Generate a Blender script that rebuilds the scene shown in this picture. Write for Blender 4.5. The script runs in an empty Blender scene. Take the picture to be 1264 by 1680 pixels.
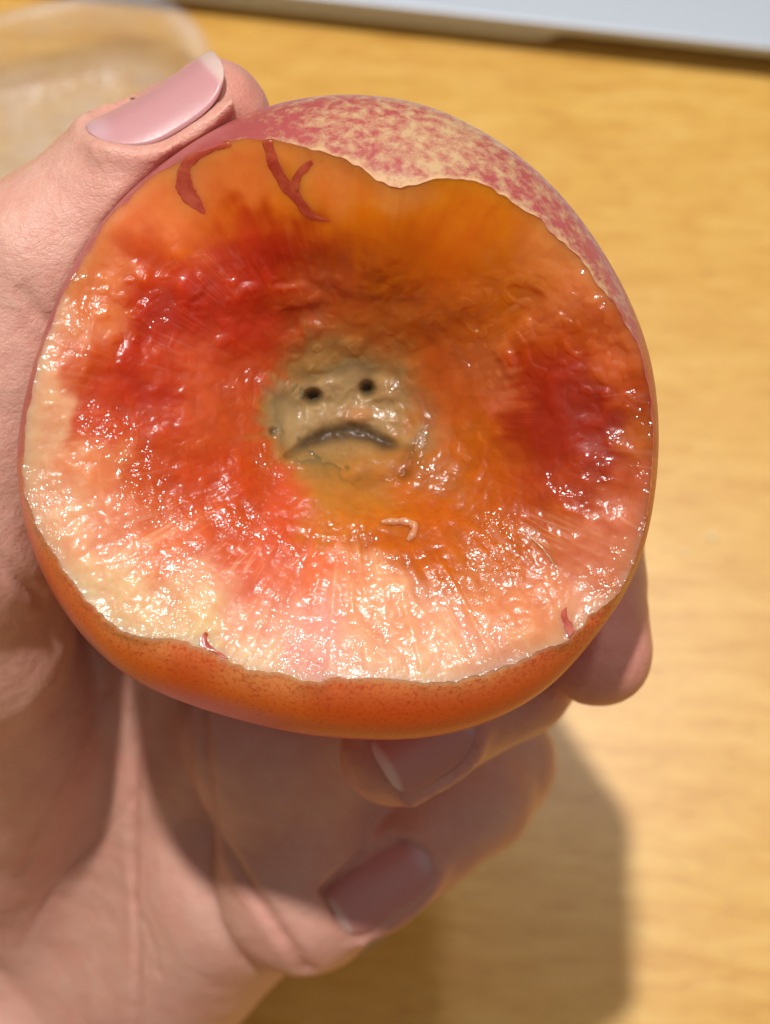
import bpy, math, random
import numpy as np
from mathutils import Matrix, Vector

# ------------------------------------------------------------------ frame of the place
# Everything is measured in centimetres in a frame whose origin is in front of the fruit
# (x right, y up the picture, z towards the viewer); place() turns that into world metres
# with the table top lying at z = 0.
TILT = math.radians(20.0)
HEIGHT = 16.0
D = 18.0
PPC = 158.0
ct, st = math.cos(TILT), math.sin(TILT)
def place(P):
    P = np.asarray(P, float)
    x, y, z = P[..., 0], P[..., 1], P[..., 2]
    return np.stack([x, y*ct - z*st, y*st + z*ct + HEIGHT], -1) * 0.01
def U(px, py, z=0.0):
    k = (D - np.asarray(z, float)) / D / PPC
    return np.stack(np.broadcast_arrays((np.asarray(px, float)-632)*k, (840-np.asarray(py, float))*k, np.asarray(z, float)), -1)
def vec(v):
    v = np.asarray(v, float); return v/np.linalg.norm(v)
def wdir(v):
    x, y, z = v
    return Vector((x, y*ct - z*st, y*st + z*ct))

scene = bpy.context.scene
# ------------------------------------------------------------------ camera
cam_d = bpy.data.cameras.new("camera")
cam = bpy.data.objects.new("camera", cam_d); scene.collection.objects.link(cam)
cam.location = Vector(place((0, 0, D))); cam.rotation_euler = (TILT, 0, 0)
cam_d.sensor_fit = 'HORIZONTAL'; cam_d.sensor_width = 24.0
cam_d.lens = 12.0/((632/PPC)/D)
cam_d.clip_start = 0.005; cam_d.clip_end = 20
cam_d.dof.use_dof = True
cam_d.dof.focus_distance = (D - 0.7)*0.01
cam_d.dof.aperture_fstop = cam_d.lens/2.5
scene.camera = cam
# ------------------------------------------------------------------ world: the dim room
world = bpy.data.worlds.new("World"); scene.world = world; world.use_nodes = True
wn = world.node_tree; bg = wn.nodes["Background"]
wtc = wn.nodes.new('ShaderNodeTexCoord'); wsx = wn.nodes.new('ShaderNodeSeparateXYZ'); wrp = wn.nodes.new('ShaderNodeValToRGB')
wn.links.new(wtc.outputs['Generated'], wsx.inputs[0]); wn.links.new(wsx.outputs[2], wrp.inputs[0])
wmr = wn.nodes.new('ShaderNodeMapRange'); wn.links.new(wsx.outputs[0], wmr.inputs[0])      # extra room light added from the right to brighten the fingers
wmr.inputs[1].default_value = -1.0; wmr.inputs[2].default_value = 1.0; wmr.inputs[3].default_value = 0.42; wmr.inputs[4].default_value = 1.5
wvm = wn.nodes.new('ShaderNodeVectorMath'); wvm.operation = 'SCALE'; wn.links.new(wrp.outputs[0], wvm.inputs[0]); wn.links.new(wmr.outputs[0], wvm.inputs['Scale']); wn.links.new(wvm.outputs[0], bg.inputs[0])
wrp.color_ramp.elements[0].position = 0.0; wrp.color_ramp.elements[0].color = (0.17, 0.145, 0.12, 1)
wrp.color_ramp.elements[1].position = 0.9; wrp.color_ramp.elements[1].color = (1.0, 0.95, 0.91, 1)
bg.inputs[1].default_value = 0.32
# ------------------------------------------------------------------ lamps
def lamp(name, d, dist, size, power, col, target=(-0.3, 0.6, 0)):
    l = bpy.data.lights.new(name, 'AREA'); l.shape = 'DISK'; l.size = size*0.01
    l.energy = power; l.color = col
    o = bpy.data.objects.new(name, l); scene.collection.objects.link(o)
    t = Vector(place(target)); dv = wdir(vec(d))
    o.location = t + dv*dist*0.01
    o.rotation_euler = (-dv).to_track_quat('-Z', 'Y').to_euler()
    return o
lamp("ceiling_lamp", (-0.085, 0.51, 0.86), 120, 4.6, 14.6, (1.0, 0.97, 0.95))
lamp("second_ceiling_lamp", (0.18, 0.61, 0.77), 160, 9.0, 3.2, (1.0, 0.97, 0.95))
# ------------------------------------------------------------------ exposure
scene.view_settings.view_transform = 'Standard'
scene.view_settings.look = 'None'
scene.view_settings.exposure = 0.0
scene.view_settings.gamma = 1.0
scene.render.engine = 'CYCLES'
scene.cycles.use_denoising = True
scene.cycles.max_bounces = 5; scene.cycles.diffuse_bounces = 3; scene.cycles.glossy_bounces = 3; scene.cycles.transmission_bounces = 4; scene.cycles.transparent_max_bounces = 8
scene.cycles.use_adaptive_sampling = True; scene.cycles.adaptive_threshold = 0.02
scene.cycles.sample_clamp_indirect = 4.0

# ------------------------------------------------------------------ small maths
rng = np.random.RandomState(7)
_perm = rng.permutation(256).astype(np.int32); _perm = np.concatenate([_perm, _perm, _perm])
_g = rng.normal(size=(256, 3)); _g /= np.linalg.norm(_g, axis=1)[:, None]
def pn(p, f=1.0, seed=0):
    p = np.asarray(p, float)*f + seed*17.37
    i = np.floor(p).astype(np.int64); fr = p - i; i &= 255
    u = fr*fr*fr*(fr*(fr*6-15)+10)
    out = 0
    for dx in (0, 1):
        for dy in (0, 1):
            for dz in (0, 1):
                h = _perm[_perm[_perm[(i[..., 0]+dx) & 255] + ((i[..., 1]+dy) & 255)] + ((i[..., 2]+dz) & 255)]
                g = _g[h]
                d = (fr - np.array([dx, dy, dz]))
                n = (g*d).sum(-1)
                w = (u[..., 0] if dx else 1-u[..., 0])*(u[..., 1] if dy else 1-u[..., 1])*(u[..., 2] if dz else 1-u[..., 2])
                out = out + w*n
    return out*1.5
def ss(a, b, x):
    t = np.clip((np.asarray(x, float)-a)/(b-a), 0, 1); return t*t*(3-2*t)
def lin(c):
    c = np.asarray(c, float)/255.0
    return np.where(c <= 0.04045, c/12.92, ((c+0.055)/1.055)**2.4)
def polar_curve(pts, c, n, smooth):
    a = np.array([math.atan2(-(y-c[1]), x-c[0]) for x, y in pts]) % (2*math.pi)
    r = np.array([math.hypot(x-c[0], y-c[1]) for x, y in pts])
    o = np.argsort(a); a, r = a[o], r[o]
    th = np.linspace(0, 2*math.pi, n, endpoint=False)
    v = np.interp(th, np.concatenate([a-2*math.pi, a, a+2*math.pi]), np.concatenate([r, r, r]))
    F = np.fft.rfft(v); k = np.arange(len(F))
    return th, np.fft.irfft(F*np.exp(-(k/smooth)**2), n)

# ------------------------------------------------------------------ objects
def link(o): scene.collection.objects.link(o); return o
def empty(name, base, label, cat):
    o = link(bpy.data.objects.new(name, None)); o.location = Vector(place(base)); o.empty_display_size = 0.01
    o["label"] = label; o["category"] = cat
    return o
def mesh_obj(name, P, faces, mat, parent=None, world_pts=False, origin=None, smooth=True, col=None, attrs=None, sub=0):
    V = np.asarray(P, float) if world_pts else place(P)
    if parent is not None:
        base = np.array(parent.matrix_world.translation) if parent.parent is None else np.array(parent.parent.matrix_world.translation)
        base = np.array(root_loc(parent))
    elif origin is not None: base = np.asarray(origin if world_pts else place(origin))
    else: base = V.mean(0)
    me = bpy.data.meshes.new(name)
    if isinstance(faces, np.ndarray):
        nf, k = faces.shape
        me.vertices.add(len(V)); me.vertices.foreach_set("co", (V-base).astype(np.float32).ravel())
        me.loops.add(nf*k); me.loops.foreach_set("vertex_index", faces.astype(np.int32).ravel())
        me.polygons.add(nf); me.polygons.foreach_set("loop_start", (np.arange(nf)*k).astype(np.int32))
        me.update(calc_edges=True); me.validate()
    else:
        me.from_pydata([tuple(v) for v in (V-base)], [], faces); me.update()
    if smooth: me.polygons.foreach_set("use_smooth", np.ones(len(me.polygons), bool))
    if col is not None:
        a = me.color_attributes.new("pigment", 'FLOAT_COLOR', 'POINT')
        c = np.ones((len(V), 4), np.float32); c[:, :3] = col
        a.data.foreach_set("color", c.ravel())
    for k_, v_ in (attrs or {}).items():
        a = me.attributes.new(k_, 'FLOAT', 'POINT'); a.data.foreach_set("value", np.asarray(v_, np.float32).ravel())
    me.materials.append(mat)
    o = link(bpy.data.objects.new(name, me))
    if parent is not None: o.parent = parent
    else: o.location = Vector(base)
    if sub:
        m = o.modifiers.new("subdivision", 'SUBSURF'); m.levels = sub; m.render_levels = sub
    return o
def root_loc(o):
    t = Vector((0, 0, 0))
    while o is not None: t += o.location; o = o.parent
    return t
def grid_faces(n, m, wrap=True):
    # n rings along, m around
    i = np.arange(n-1)[:, None]; j = np.arange(m if wrap else m-1)[None, :]
    j2 = (j+1) % m
    return np.stack([(i*m+j), (i*m+j2), ((i+1)*m+j2), ((i+1)*m+j)], -1).reshape(-1, 4)

# ------------------------------------------------------------------ materials
def new_mat(name):
    m = bpy.data.materials.new(name); m.use_nodes = True
    nt = m.node_tree; b = nt.nodes["Principled BSDF"]
    return m, nt, b
def N(nt, t, **kw):
    n = nt.nodes.new(t)
    for k, v in kw.items():
        if k in n.inputs.keys(): n.inputs[k].default_value = v
        else: setattr(n, k, v)
    return n
def ramp(nt, fac, stops, interp='LINEAR'):
    r = nt.nodes.new('ShaderNodeValToRGB'); r.color_ramp.interpolation = interp
    el = r.color_ramp.elements
    while len(el) < len(stops): el.new(0.5)
    for e, (p, c) in zip(el, stops): e.position = p; e.color = (*c, 1) if len(c) == 3 else c
    nt.links.new(fac, r.inputs[0]); return r
def mix(nt, fac, a, b, blend='MIX'):
    m = nt.nodes.new('ShaderNodeMix'); m.data_type = 'RGBA'; m.blend_type = blend
    for s, v in ((m.inputs[0], fac), (m.inputs[6], a), (m.inputs[7], b)):
        if hasattr(v, 'is_linked'): nt.links.new(v, s)
        elif isinstance(v, (int, float)): s.default_value = v
        else: s.default_value = (*v, 1)
    return m.outputs[2]
def math_n(nt, op, a, b=None, clamp=False):
    m = nt.nodes.new('ShaderNodeMath'); m.operation = op; m.use_clamp = clamp
    for s, v in ((m.inputs[0], a), (m.inputs[1], b)):
        if v is None: continue
        if hasattr(v, 'is_linked'): nt.links.new(v, s)
        else: s.default_value = v
    return m.outputs[0]
def obj_co(nt, scale):
    tc = nt.nodes.new('ShaderNodeTexCoord'); mp = nt.nodes.new('ShaderNodeMapping')
    mp.inputs['Scale'].default_value = scale if hasattr(scale, '__len__') else (scale,)*3
    nt.links.new(tc.outputs['Object'], mp.inputs[0]); return mp.outputs[0]
def noise(nt, co, scale, detail=3, rough=0.55, dist=0.0):
    n = N(nt, 'ShaderNodeTexNoise', Scale=scale, Detail=detail, Roughness=rough, Distortion=dist)
    nt.links.new(co, n.inputs['Vector']); return n
def bump(nt, h, strength, dist, prev=None):
    b = N(nt, 'ShaderNodeBump', Strength=strength, Distance=dist)
    nt.links.new(h, b.inputs['Height'])
    if prev is not None: nt.links.new(prev, b.inputs['Normal'])
    return b.outputs[0]
def setp(b, **kw):
    for k, v in kw.items(): b.inputs[k.replace('_', ' ')].default_value = v

def attr(nt, name):
    a = nt.nodes.new('ShaderNodeAttribute'); a.attribute_name = name; return a

def mat_flesh():
    m, nt, b = new_mat("wet_flesh")
    co = obj_co(nt, 100)
    p = attr(nt, "pigment")
    n1 = noise(nt, co, 5.0, 4, 0.6)
    c = mix(nt, 0.3, p.outputs['Color'], ramp(nt, n1.outputs[0], [(0.3, (0.36, 0.30, 0.28)), (0.7, (0.70, 0.72, 0.70))]).outputs[0], 'OVERLAY')
    nt.links.new(c, b.inputs['Base Color'])
    setp(b, Roughness=0.45, IOR=1.36, Specular_IOR_Level=0.3, Subsurface_Weight=0.95, Subsurface_Scale=0.0055, Coat_Weight=1.0, Coat_Roughness=0.15, Coat_IOR=1.6)
    b.inputs['Subsurface Radius'].default_value = (1.0, 0.60, 0.34)
    n2 = noise(nt, co, 5.0, 2, 0.5); n3 = noise(nt, co, 11.0, 2, 0.5)
    w = attr(nt, "wet")
    nb = bump(nt, n2.outputs[0], 0.1, 0.0003)
    nt.links.new(nb, b.inputs['Normal'])
    b2 = N(nt, 'ShaderNodeBump', Distance=0.0011); nt.links.new(n2.outputs[0], b2.inputs['Height']); nt.links.new(w.outputs['Fac'], b2.inputs['Strength'])
    b3 = N(nt, 'ShaderNodeBump', Distance=0.00075); nt.links.new(n3.outputs[0], b3.inputs['Height']); nt.links.new(w.outputs['Fac'], b3.inputs['Strength'])
    nt.links.new(b2.outputs[0], b3.inputs['Normal'])
    nt.links.new(b3.outputs[0], b.inputs['Coat Normal'])
    mr = N(nt, 'ShaderNodeMapRange'); nt.links.new(w.outputs['Fac'], mr.inputs[0]); mr.inputs[3].default_value = 0.24; mr.inputs[4].default_value = 0.10
    nt.links.new(mr.outputs[0], b.inputs['Coat Roughness'])
    mw = N(nt, 'ShaderNodeMapRange'); nt.links.new(w.outputs['Fac'], mw.inputs[0]); mw.inputs[1].default_value = 0.1; mw.inputs[2].default_value = 0.6; mw.inputs[3].default_value = 0.15; mw.inputs[4].default_value = 1.0
    nt.links.new(mw.outputs[0], b.inputs['Coat Weight'])
    return m
def mat_pit():
    m = mat_flesh(); m.name = "stone_cavity"; b = m.node_tree.nodes["Principled BSDF"]
    setp(b, Subsurface_Weight=0.6, Subsurface_Scale=0.002)
    fa = attr(m.node_tree, "fade"); m.node_tree.links.new(fa.outputs["Fac"], b.inputs["Alpha"])
    return m
def mat_skin():
    m, nt, b = new_mat("nectarine_skin")
    co = obj_co(nt, 100)
    p = attr(nt, "pigment"); bl = attr(nt, "blush"); fi = attr(nt, "fine")
    # streaky mottling at the top, fine freckles below
    n1 = noise(nt, co, 7.5, 5, 0.68, 0.2); n2 = noise(nt, co, 24.0, 3, 0.6)
    h = math_n(nt, 'ADD', math_n(nt, 'MULTIPLY', n1.outputs[0], math_n(nt, 'SUBTRACT', 1.0, fi.outputs['Fac'])), math_n(nt, 'MULTIPLY', n2.outputs[0], fi.outputs['Fac']))
    t = math_n(nt, 'MULTIPLY', math_n(nt, 'SUBTRACT', h, math_n(nt, 'SUBTRACT', 1.0, bl.outputs['Fac'])), 3.8, True)
    red = mix(nt, fi.outputs['Fac'], tuple(lin((176, 56, 74))), tuple(lin((196, 48, 18))))
    c = mix(nt, math_n(nt, 'MULTIPLY', t, math_n(nt, 'SUBTRACT', 0.85, math_n(nt, 'MULTIPLY', fi.outputs['Fac'], 0.02))), p.outputs['Color'], red)
    nt.links.new(c, b.inputs['Base Color'])
    setp(b, Roughness=0.36, Subsurface_Weight=0.35, Subsurface_Scale=0.002, Coat_Weight=0.25, Coat_Roughness=0.2)
    b.inputs['Subsurface Radius'].default_value = (1.0, 0.4, 0.15)
    n3 = noise(nt, co, 40.0, 2, 0.5)
    nb = bump(nt, n3.outputs[0], 0.12, 0.0003)
    nt.links.new(nb, b.inputs['Normal'])
    return m
def mat_peel():
    m, nt, b = new_mat("peel_shred")
    co = obj_co(nt, 100); n1 = noise(nt, co, 9.0, 3)
    nt.links.new(ramp(nt, n1.outputs[0], [(0.3, tuple(lin((176, 46, 26)))), (0.7, tuple(lin((208, 88, 52))))]).outputs[0], b.inputs['Base Color'])
    ea = attr(nt, 'edge'); n5 = noise(nt, co, 14.0, 3)
    al = math_n(nt, 'MULTIPLY', math_n(nt, 'SUBTRACT', math_n(nt, 'MULTIPLY', ea.outputs['Fac'], 1.5), n5.outputs[0]), 3.2, True)
    nt.links.new(math_n(nt, 'MULTIPLY', al, 0.9), b.inputs['Alpha'])
    setp(b, Roughness=0.4, Subsurface_Weight=0.3, Subsurface_Scale=0.0012, Coat_Weight=0.6, Coat_Roughness=0.15)
    return m
def mat_strand():
    m, nt, b = new_mat("flesh_strand")
    co = obj_co(nt, 100); n1 = noise(nt, co, 6.0, 3)
    nt.links.new(ramp(nt, n1.outputs[0], [(0.3, tuple(lin((222, 140, 92)))), (0.7, tuple(lin((238, 186, 146))))]).outputs[0], b.inputs['Base Color'])
    setp(b, Roughness=0.2, Subsurface_Weight=0.6, Subsurface_Scale=0.002, Coat_Weight=0.8, Coat_Roughness=0.06, Transmission_Weight=0.25, IOR=1.36)
    return m
def mat_hand():
    m, nt, b = new_mat("hand_skin")
    co = obj_co(nt, 100)
    p = attr(nt, "pigment")
    n1 = noise(nt, co, 1.6, 4, 0.6); n2 = noise(nt, co, 9.0, 3, 0.6)
    c = mix(nt, 0.4, p.outputs['Color'], ramp(nt, n1.outputs[0], [(0.3, (0.40, 0.36, 0.36)), (0.7, (0.62, 0.64, 0.66))]).outputs[0], 'OVERLAY')
    c = mix(nt, 0.12, c, ramp(nt, n2.outputs[0], [(0.3, (0.36, 0.3, 0.3)), (0.7, (0.64, 0.64, 0.64))]).outputs[0], 'OVERLAY')
    nt.links.new(c, b.inputs['Base Color'])
    setp(b, Roughness=0.36, Subsurface_Weight=0.3, Subsurface_Scale=0.002, IOR=1.42)
    b.inputs['Subsurface Radius'].default_value = (1.0, 0.36, 0.22)
    v = N(nt, 'ShaderNodeTexVoronoi', feature='DISTANCE_TO_EDGE', Scale=16.0)
    co2 = obj_co(nt, (60, 100, 100)); nw = noise(nt, co2, 7.0, 2)
    cc = mix(nt, 0.12, co2, nw.outputs['Color'], 'ADD'); nt.links.new(cc, v.inputs['Vector'])
    vr = ramp(nt, v.outputs[0], [(0.0, (0, 0, 0)), (0.12, (1, 1, 1))])
    nb = bump(nt, vr.outputs[0], 0.28, 0.0001)
    n3 = noise(nt, co, 45.0, 3, 0.6)
    nb = bump(nt, n3.outputs[0], 0.35, 0.00025, nb)
    n4 = noise(nt, co, 3.2, 3, 0.6)
    nb = bump(nt, n4.outputs[0], 0.3, 0.0012, nb)
    nt.links.new(nb, b.inputs['Normal'])
    return m
def mat_nail():
    m, nt, b = new_mat("nail")
    p = attr(nt, "pigment"); nt.links.new(p.outputs['Color'], b.inputs['Base Color'])
    setp(b, Roughness=0.38, Subsurface_Weight=0.4, Subsurface_Scale=0.0015, Coat_Weight=0.22, Coat_Roughness=0.2)
    co = obj_co(nt, 100); n1 = noise(nt, co, 12.0, 2)
    nb = bump(nt, n1.outputs[0], 0.08, 0.0003); nt.links.new(nb, b.inputs['Normal'])
    return m
def mat_wood():
    m, nt, b = new_mat("table_wood")
    tc = nt.nodes.new('ShaderNodeTexCoord')
    mp = nt.nodes.new('ShaderNodeMapping'); mp.inputs['Rotation'].default_value = (0, 0, math.radians(4)); mp.inputs['Scale'].default_value = (100, 100, 100)
    nt.links.new(tc.outputs['Object'], mp.inputs[0])
    st_ = nt.nodes.new('ShaderNodeMapping'); st_.inputs['Scale'].default_value = (0.45, 2.6, 1); nt.links.new(mp.outputs[0], st_.inputs[0])
    g1 = noise(nt, st_.outputs[0], 1.1, 4, 0.55, 0.6)
    s2 = nt.nodes.new('ShaderNodeMapping'); s2.inputs['Scale'].default_value = (1.1, 7.0, 1); nt.links.new(mp.outputs[0], s2.inputs[0])
    g2 = noise(nt, s2.outputs[0], 1.2, 3, 0.6, 0.3)
    s3 = nt.nodes.new('ShaderNodeMapping'); s3.inputs['Scale'].default_value = (0.05, 0.5, 1); nt.links.new(mp.outputs[0], s3.inputs[0])
    g3 = noise(nt, s3.outputs[0], 1.0, 2, 0.5, 0.2)
    c = ramp(nt, g1.outputs[0], [(0.28, tuple(lin((208, 154, 66)))), (0.5, tuple(lin((219, 169, 80)))), (0.72, tuple(lin((227, 181, 96))))]).outputs[0]
    c = mix(nt, 0.32, c, ramp(nt, g2.outputs[0], [(0.3, (0.33, 0.31, 0.28)), (0.62, (0.60, 0.60, 0.60))]).outputs[0], 'OVERLAY')
    c = mix(nt, 0.2, c, ramp(nt, g3.outputs[0], [(0.3, (0.40, 0.38, 0.34)), (0.7, (0.62, 0.62, 0.62))]).outputs[0], 'OVERLAY')
    s4 = nt.nodes.new('ShaderNodeMapping'); s4.inputs['Scale'].default_value = (2.2, 13.0, 1); nt.links.new(mp.outputs[0], s4.inputs[0])
    g4 = noise(nt, s4.outputs[0], 1.0, 2, 0.5)
    fl = math_n(nt, 'MULTIPLY', math_n(nt, 'SUBTRACT', g4.outputs[0], 0.58), 5.0, True)
    c = mix(nt, math_n(nt, 'MULTIPLY', fl, 0.6), c, tuple(lin((170, 106, 42))))
    nt.links.new(c, b.inputs['Base Color'])
    setp(b, Roughness=0.30, IOR=1.5)
    nb = bump(nt, g2.outputs[0], 0.1, 0.0004); nt.links.new(nb, b.inputs['Normal'])
    return m
def simple_mat(name, col, rough, metal=0.0, nscale=30.0, amt=0.1, **kw):
    m, nt, b = new_mat(name); co = obj_co(nt, 100); n1 = noise(nt, co, nscale, 3)
    c = mix(nt, amt, tuple(col), ramp(nt, n1.outputs[0], [(0.3, (0.3, 0.3, 0.3)), (0.7, (0.7, 0.7, 0.7))]).outputs[0], 'OVERLAY')
    nt.links.new(c, b.inputs['Base Color']); setp(b, Roughness=rough, Metallic=metal, **kw)
    return m
M_flesh, M_pit, M_skin, M_peel, M_strand, M_hand, M_nail, M_wood = mat_flesh(), mat_pit(), mat_skin(), mat_peel(), mat_strand(), mat_hand(), mat_nail(), mat_wood()

# ================================================================== the table top
def box_world(name, x0, x1, y0, y1, z0, z1, mat, **kw):
    V = [(x, y, z) for z in (z0, z1) for y in (y0, y1) for x in (x0, x1)]
    F = [(0, 2, 3, 1), (4, 5, 7, 6), (0, 1, 5, 4), (2, 6, 7, 3), (0, 4, 6, 2), (1, 3, 7, 5)]
    return mesh_obj(name, V, F, mat, world_pts=True, smooth=False, **kw)
tb = box_world("table_top", -0.7, 0.7, -0.45, 0.5, -0.025, 0.0, M_wood, origin=(0, 0, 0))
tb["kind"] = "structure"
def on_table(px, py, h=0.0):
    # the point of the plane h cm above the table that lies at this place of the picture
    ax, ay = (px-632)/PPC/D, (840-py)/PPC/D
    z = (h - HEIGHT - ay*D*st)/(ct - ay*st)
    return np.array([ax*(D-z), ay*(D-z), z])

# ================================================================== the laptop at the far side
def build_laptop():
    a = place(on_table(540, 2, 0.9)); b_ = place(on_table(1264, 82, 0.9))
    ex = b_-a; ex[2] = 0; ex /= np.linalg.norm(ex); ey = np.array([-ex[1], ex[0], 0])
    M_al = simple_mat("brushed_aluminium", lin((196, 204, 214)), 0.42, 0.5, 60, 0.08)
    M_dark = simple_mat("rubber", lin((30, 28, 26)), 0.7)
    root = link(bpy.data.objects.new("laptop", None)); root.location = Vector((a[0], a[1], 0)); root.empty_display_size = 0.01
    root["label"] = "closed silver laptop lying at the far edge of the wooden table"; root["category"] = "laptop"
    def slab(name, z0, z1, rr, notch, over=0.0):
        L0, L1 = -0.10, 0.24; Dp = 0.21
        # outline with rounded corners and the opening notch in the near edge
        pts = []
        nx0 = float(np.dot(place(on_table(903, 36, 0.9))-a, ex))
        R = 0.012
        def arc(cx, cy, a0, a1):
            for k in range(7):
                t = a0+(a1-a0)*k/6; pts.append((cx+R*math.cos(t), cy+R*math.sin(t)))
        arc(L0+R, R-over, math.pi, 1.5*math.pi)
        if notch:
            for (dx, dy) in ((-0.004, 0), (0.0, 0.0006), (0.003, 0.0022), (0.007, 0.0028), (0.060, 0.0028), (0.065, 0.0022), (0.068, 0.0006), (0.072, 0)):
                pts.append((nx0+dx, dy-over))
        arc(L1-R, R-over, 1.5*math.pi, 2*math.pi); arc(L1-R, Dp-R, 0, 0.5*math.pi); arc(L0+R, Dp-R, 0.5*math.pi, math.pi)
        pts = np.array(pts); c = pts.mean(0); n = len(pts)
        prof = [(0.93*rr, z0), (0.3*rr, z0+0.25*rr), (0.0, z0+rr), (0.0, z1-rr*0.6), (0.2*rr, z1-rr*0.2), (0.6*rr, z1)]
        V = []
        dn = np.roll(pts, -1, 0)-np.roll(pts, 1, 0); nr = np.stack([-dn[:, 1], dn[:, 0]], 1); nr /= np.linalg.norm(nr, axis=1)[:, None]
        for ins, z in prof:
            q = pts + nr*ins
            V += [tuple(np.array([a[0], a[1], 0]) + ex*x + ey*y + np.array([0, 0, z])) for x, y in q]
        F = [tuple(f) for f in grid_faces(len(prof), n)]
        F.append(tuple(range(n-1, -1, -1))); F.append(tuple(range((len(prof)-1)*n, len(prof)*n)))
        o = mesh_obj(name, V, F, M_al, parent=root, world_pts=True, smooth=False)
        return o
    slab("base", 0.0015, 0.0062, 0.0022, True)
    slab("lid", 0.0066, 0.0102, 0.0012, False, 0.0003)
    for (x, y) in ((-0.07, 0.02), (0.21, 0.02), (-0.07, 0.19), (0.21, 0.19)):
        V = []; nn = 16
        for z, r in ((0, 0.005), (0.0012, 0.0056), (0.0022, 0.0056)):
            for k in range(nn):
                t = 2*math.pi*k/nn; V.append(np.array([a[0], a[1], z]) + ex*(x+r*math.cos(t)) + ey*(y+r*math.sin(t)))
        F = [tuple(f) for f in grid_faces(3, nn)] + [tuple(range(nn-1, -1, -1)), tuple(range(2*nn, 3*nn))]
        mesh_obj("foot", V, F, M_dark, parent=root, world_pts=True, smooth=False)
build_laptop()

# ================================================================== clear plastic box behind the thumb
def build_box():
    m, nt, b = new_mat("clear_plastic")
    setp(b, Base_Color=(0.93, 0.93, 0.95, 1), Roughness=0.22, IOR=1.45)
    tr = N(nt, 'ShaderNodeBsdfTransparent'); tr.inputs[0].default_value = (0.95, 0.95, 0.96, 1)
    co = obj_co(nt, 100); nz = noise(nt, co, 0.8, 3)
    fac = ramp(nt, nz.outputs[0], [(0.3, (0.07,)*3), (0.7, (0.18,)*3)])
    mx = nt.nodes.new('ShaderNodeMixShader'); nt.links.new(fac.outputs[0], mx.inputs[0]); nt.links.new(tr.outputs[0], mx.inputs[1]); nt.links.new(b.outputs[0], mx.inputs[2])
    nb = bump(nt, nz.outputs[0], 0.5, 0.004); nt.links.new(nb, b.inputs['Normal'])
    nt.links.new(mx.outputs[0], nt.nodes['Material Output'].inputs[0])
    # a shallow punnet: base sheet, sloping walls, a rolled rim and a lid sheet
    c0 = place(on_table(286, -14, 1.6)); ang = math.radians(15)
    ex = np.array([math.cos(ang), math.sin(ang), 0]); ey = np.array([-ex[1], ex[0], 0])
    org = c0 - ex*(0.092+0.001) - ey*(0.10+0.001); org[2] = 0
    root = link(bpy.data.objects.new("plastic_box", None)); root.location = Vector(org); root.empty_display_size = 0.01
    root["label"] = "hazy clear plastic box on the table behind the thumb"; root["category"] = "plastic box"
    def ring(hx, hy, R, z, n=10):
        P = []
        for sx, sy, a0 in ((1, -1, -0.5), (1, 1, 0), (-1, 1, 0.5), (-1, -1, 1.0)):
            for k in range(n):
                t = math.pi*(a0 + 0.5*k/(n-1)); P.append(org + ex*(sx*(hx-R)+R*math.cos(t)) + ey*(sy*(hy-R)+R*math.sin(t)) + np.array([0, 0, z]))
        return P
    def sheet(name, rings, cap=None):
        V = sum(rings, []); n = len(rings[0]); F = [tuple(f) for f in grid_faces(len(rings), n)]
        if cap == 'first': F.append(tuple(range(n-1, -1, -1)))
        if cap == 'last': F.append(tuple(range((len(rings)-1)*n, len(rings)*n)))
        o = mesh_obj(name, V, F, m, parent=root, world_pts=True)
        s = o.modifiers.new("thickness", 'SOLIDIFY'); s.thickness = 0.0004
        return o
    hx, hy = 0.092, 0.10
    sheet("tray", [ring(hx-0.005, hy-0.005, 0.014, 0.0006), ring(hx-0.002, hy-0.002, 0.017, 0.002), ring(hx, hy, 0.018, 0.006), ring(hx+0.001, hy+0.001, 0.018, 0.016)], 'first')
    sheet("rim", [ring(hx+0.001, hy+0.001, 0.018, 0.0163), ring(hx+0.003, hy+0.003, 0.019, 0.0172), ring(hx+0.0045, hy+0.0045, 0.020, 0.0166), ring(hx+0.005, hy+0.005, 0.020, 0.0150)])
build_box()

# ================================================================== the fruit
CC = np.array([553.0, 686.0])         # middle of the fruit
BC = np.array([572.0, 690.0])         # middle of the bite
outline = [(610,160),(700,176),(800,226),(900,310),(985,420),(1040,525),(1068,620),(1075,700),(1070,800),(1052,905),(1000,1005),(925,1105),(850,1158),(750,1196),(600,1212),(500,1205),(400,1182),(300,1150),(200,1105),(130,1040),(75,950),(43,860),(32,770),(38,680),(55,610),(82,530),(122,435),(180,350),(250,285),(330,232),(430,184),(520,163)]
rim_pts = [(150,402),(185,350),(240,300),(300,258),(370,232),(440,226),(505,240),(575,268),(650,312),(700,300),(745,288),(800,306),(860,342),(910,386),(965,442),(1012,508),(1052,570),(1068,660),(1072,740),(1064,840),(1046,930),(1000,990),(955,1030),(890,1066),(830,1092),(760,1115),(690,1118),(620,1112),(540,1112),(470,1110),(400,1094),(350,1072),(300,1048),(245,1045),(195,1032),(150,990),(112,940),(80,890),(50,830),(37,770),(41,700),(58,618),(82,540),(114,460)]
NT = 1200
TH, Ro = polar_curve(outline, CC, NT, 22)
_, Rr = polar_curve(rim_pts, CC, NT, 60)
jag = pn(np.stack([np.cos(TH)*5, np.sin(TH)*5, TH*0], -1), 1.6, 3)*7 + pn(np.stack([np.cos(TH)*5, np.sin(TH)*5, TH*0], -1), 5.5, 4)*4
topm = ss(0.15, 0.6, np.sin(TH))
Rsm = np.minimum(Rr, Ro*0.994)
FF = np.fft.rfft(Rsm); Rsm = np.fft.irfft(FF*np.exp(-(np.arange(len(FF))/14.0)**2), NT)
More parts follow.
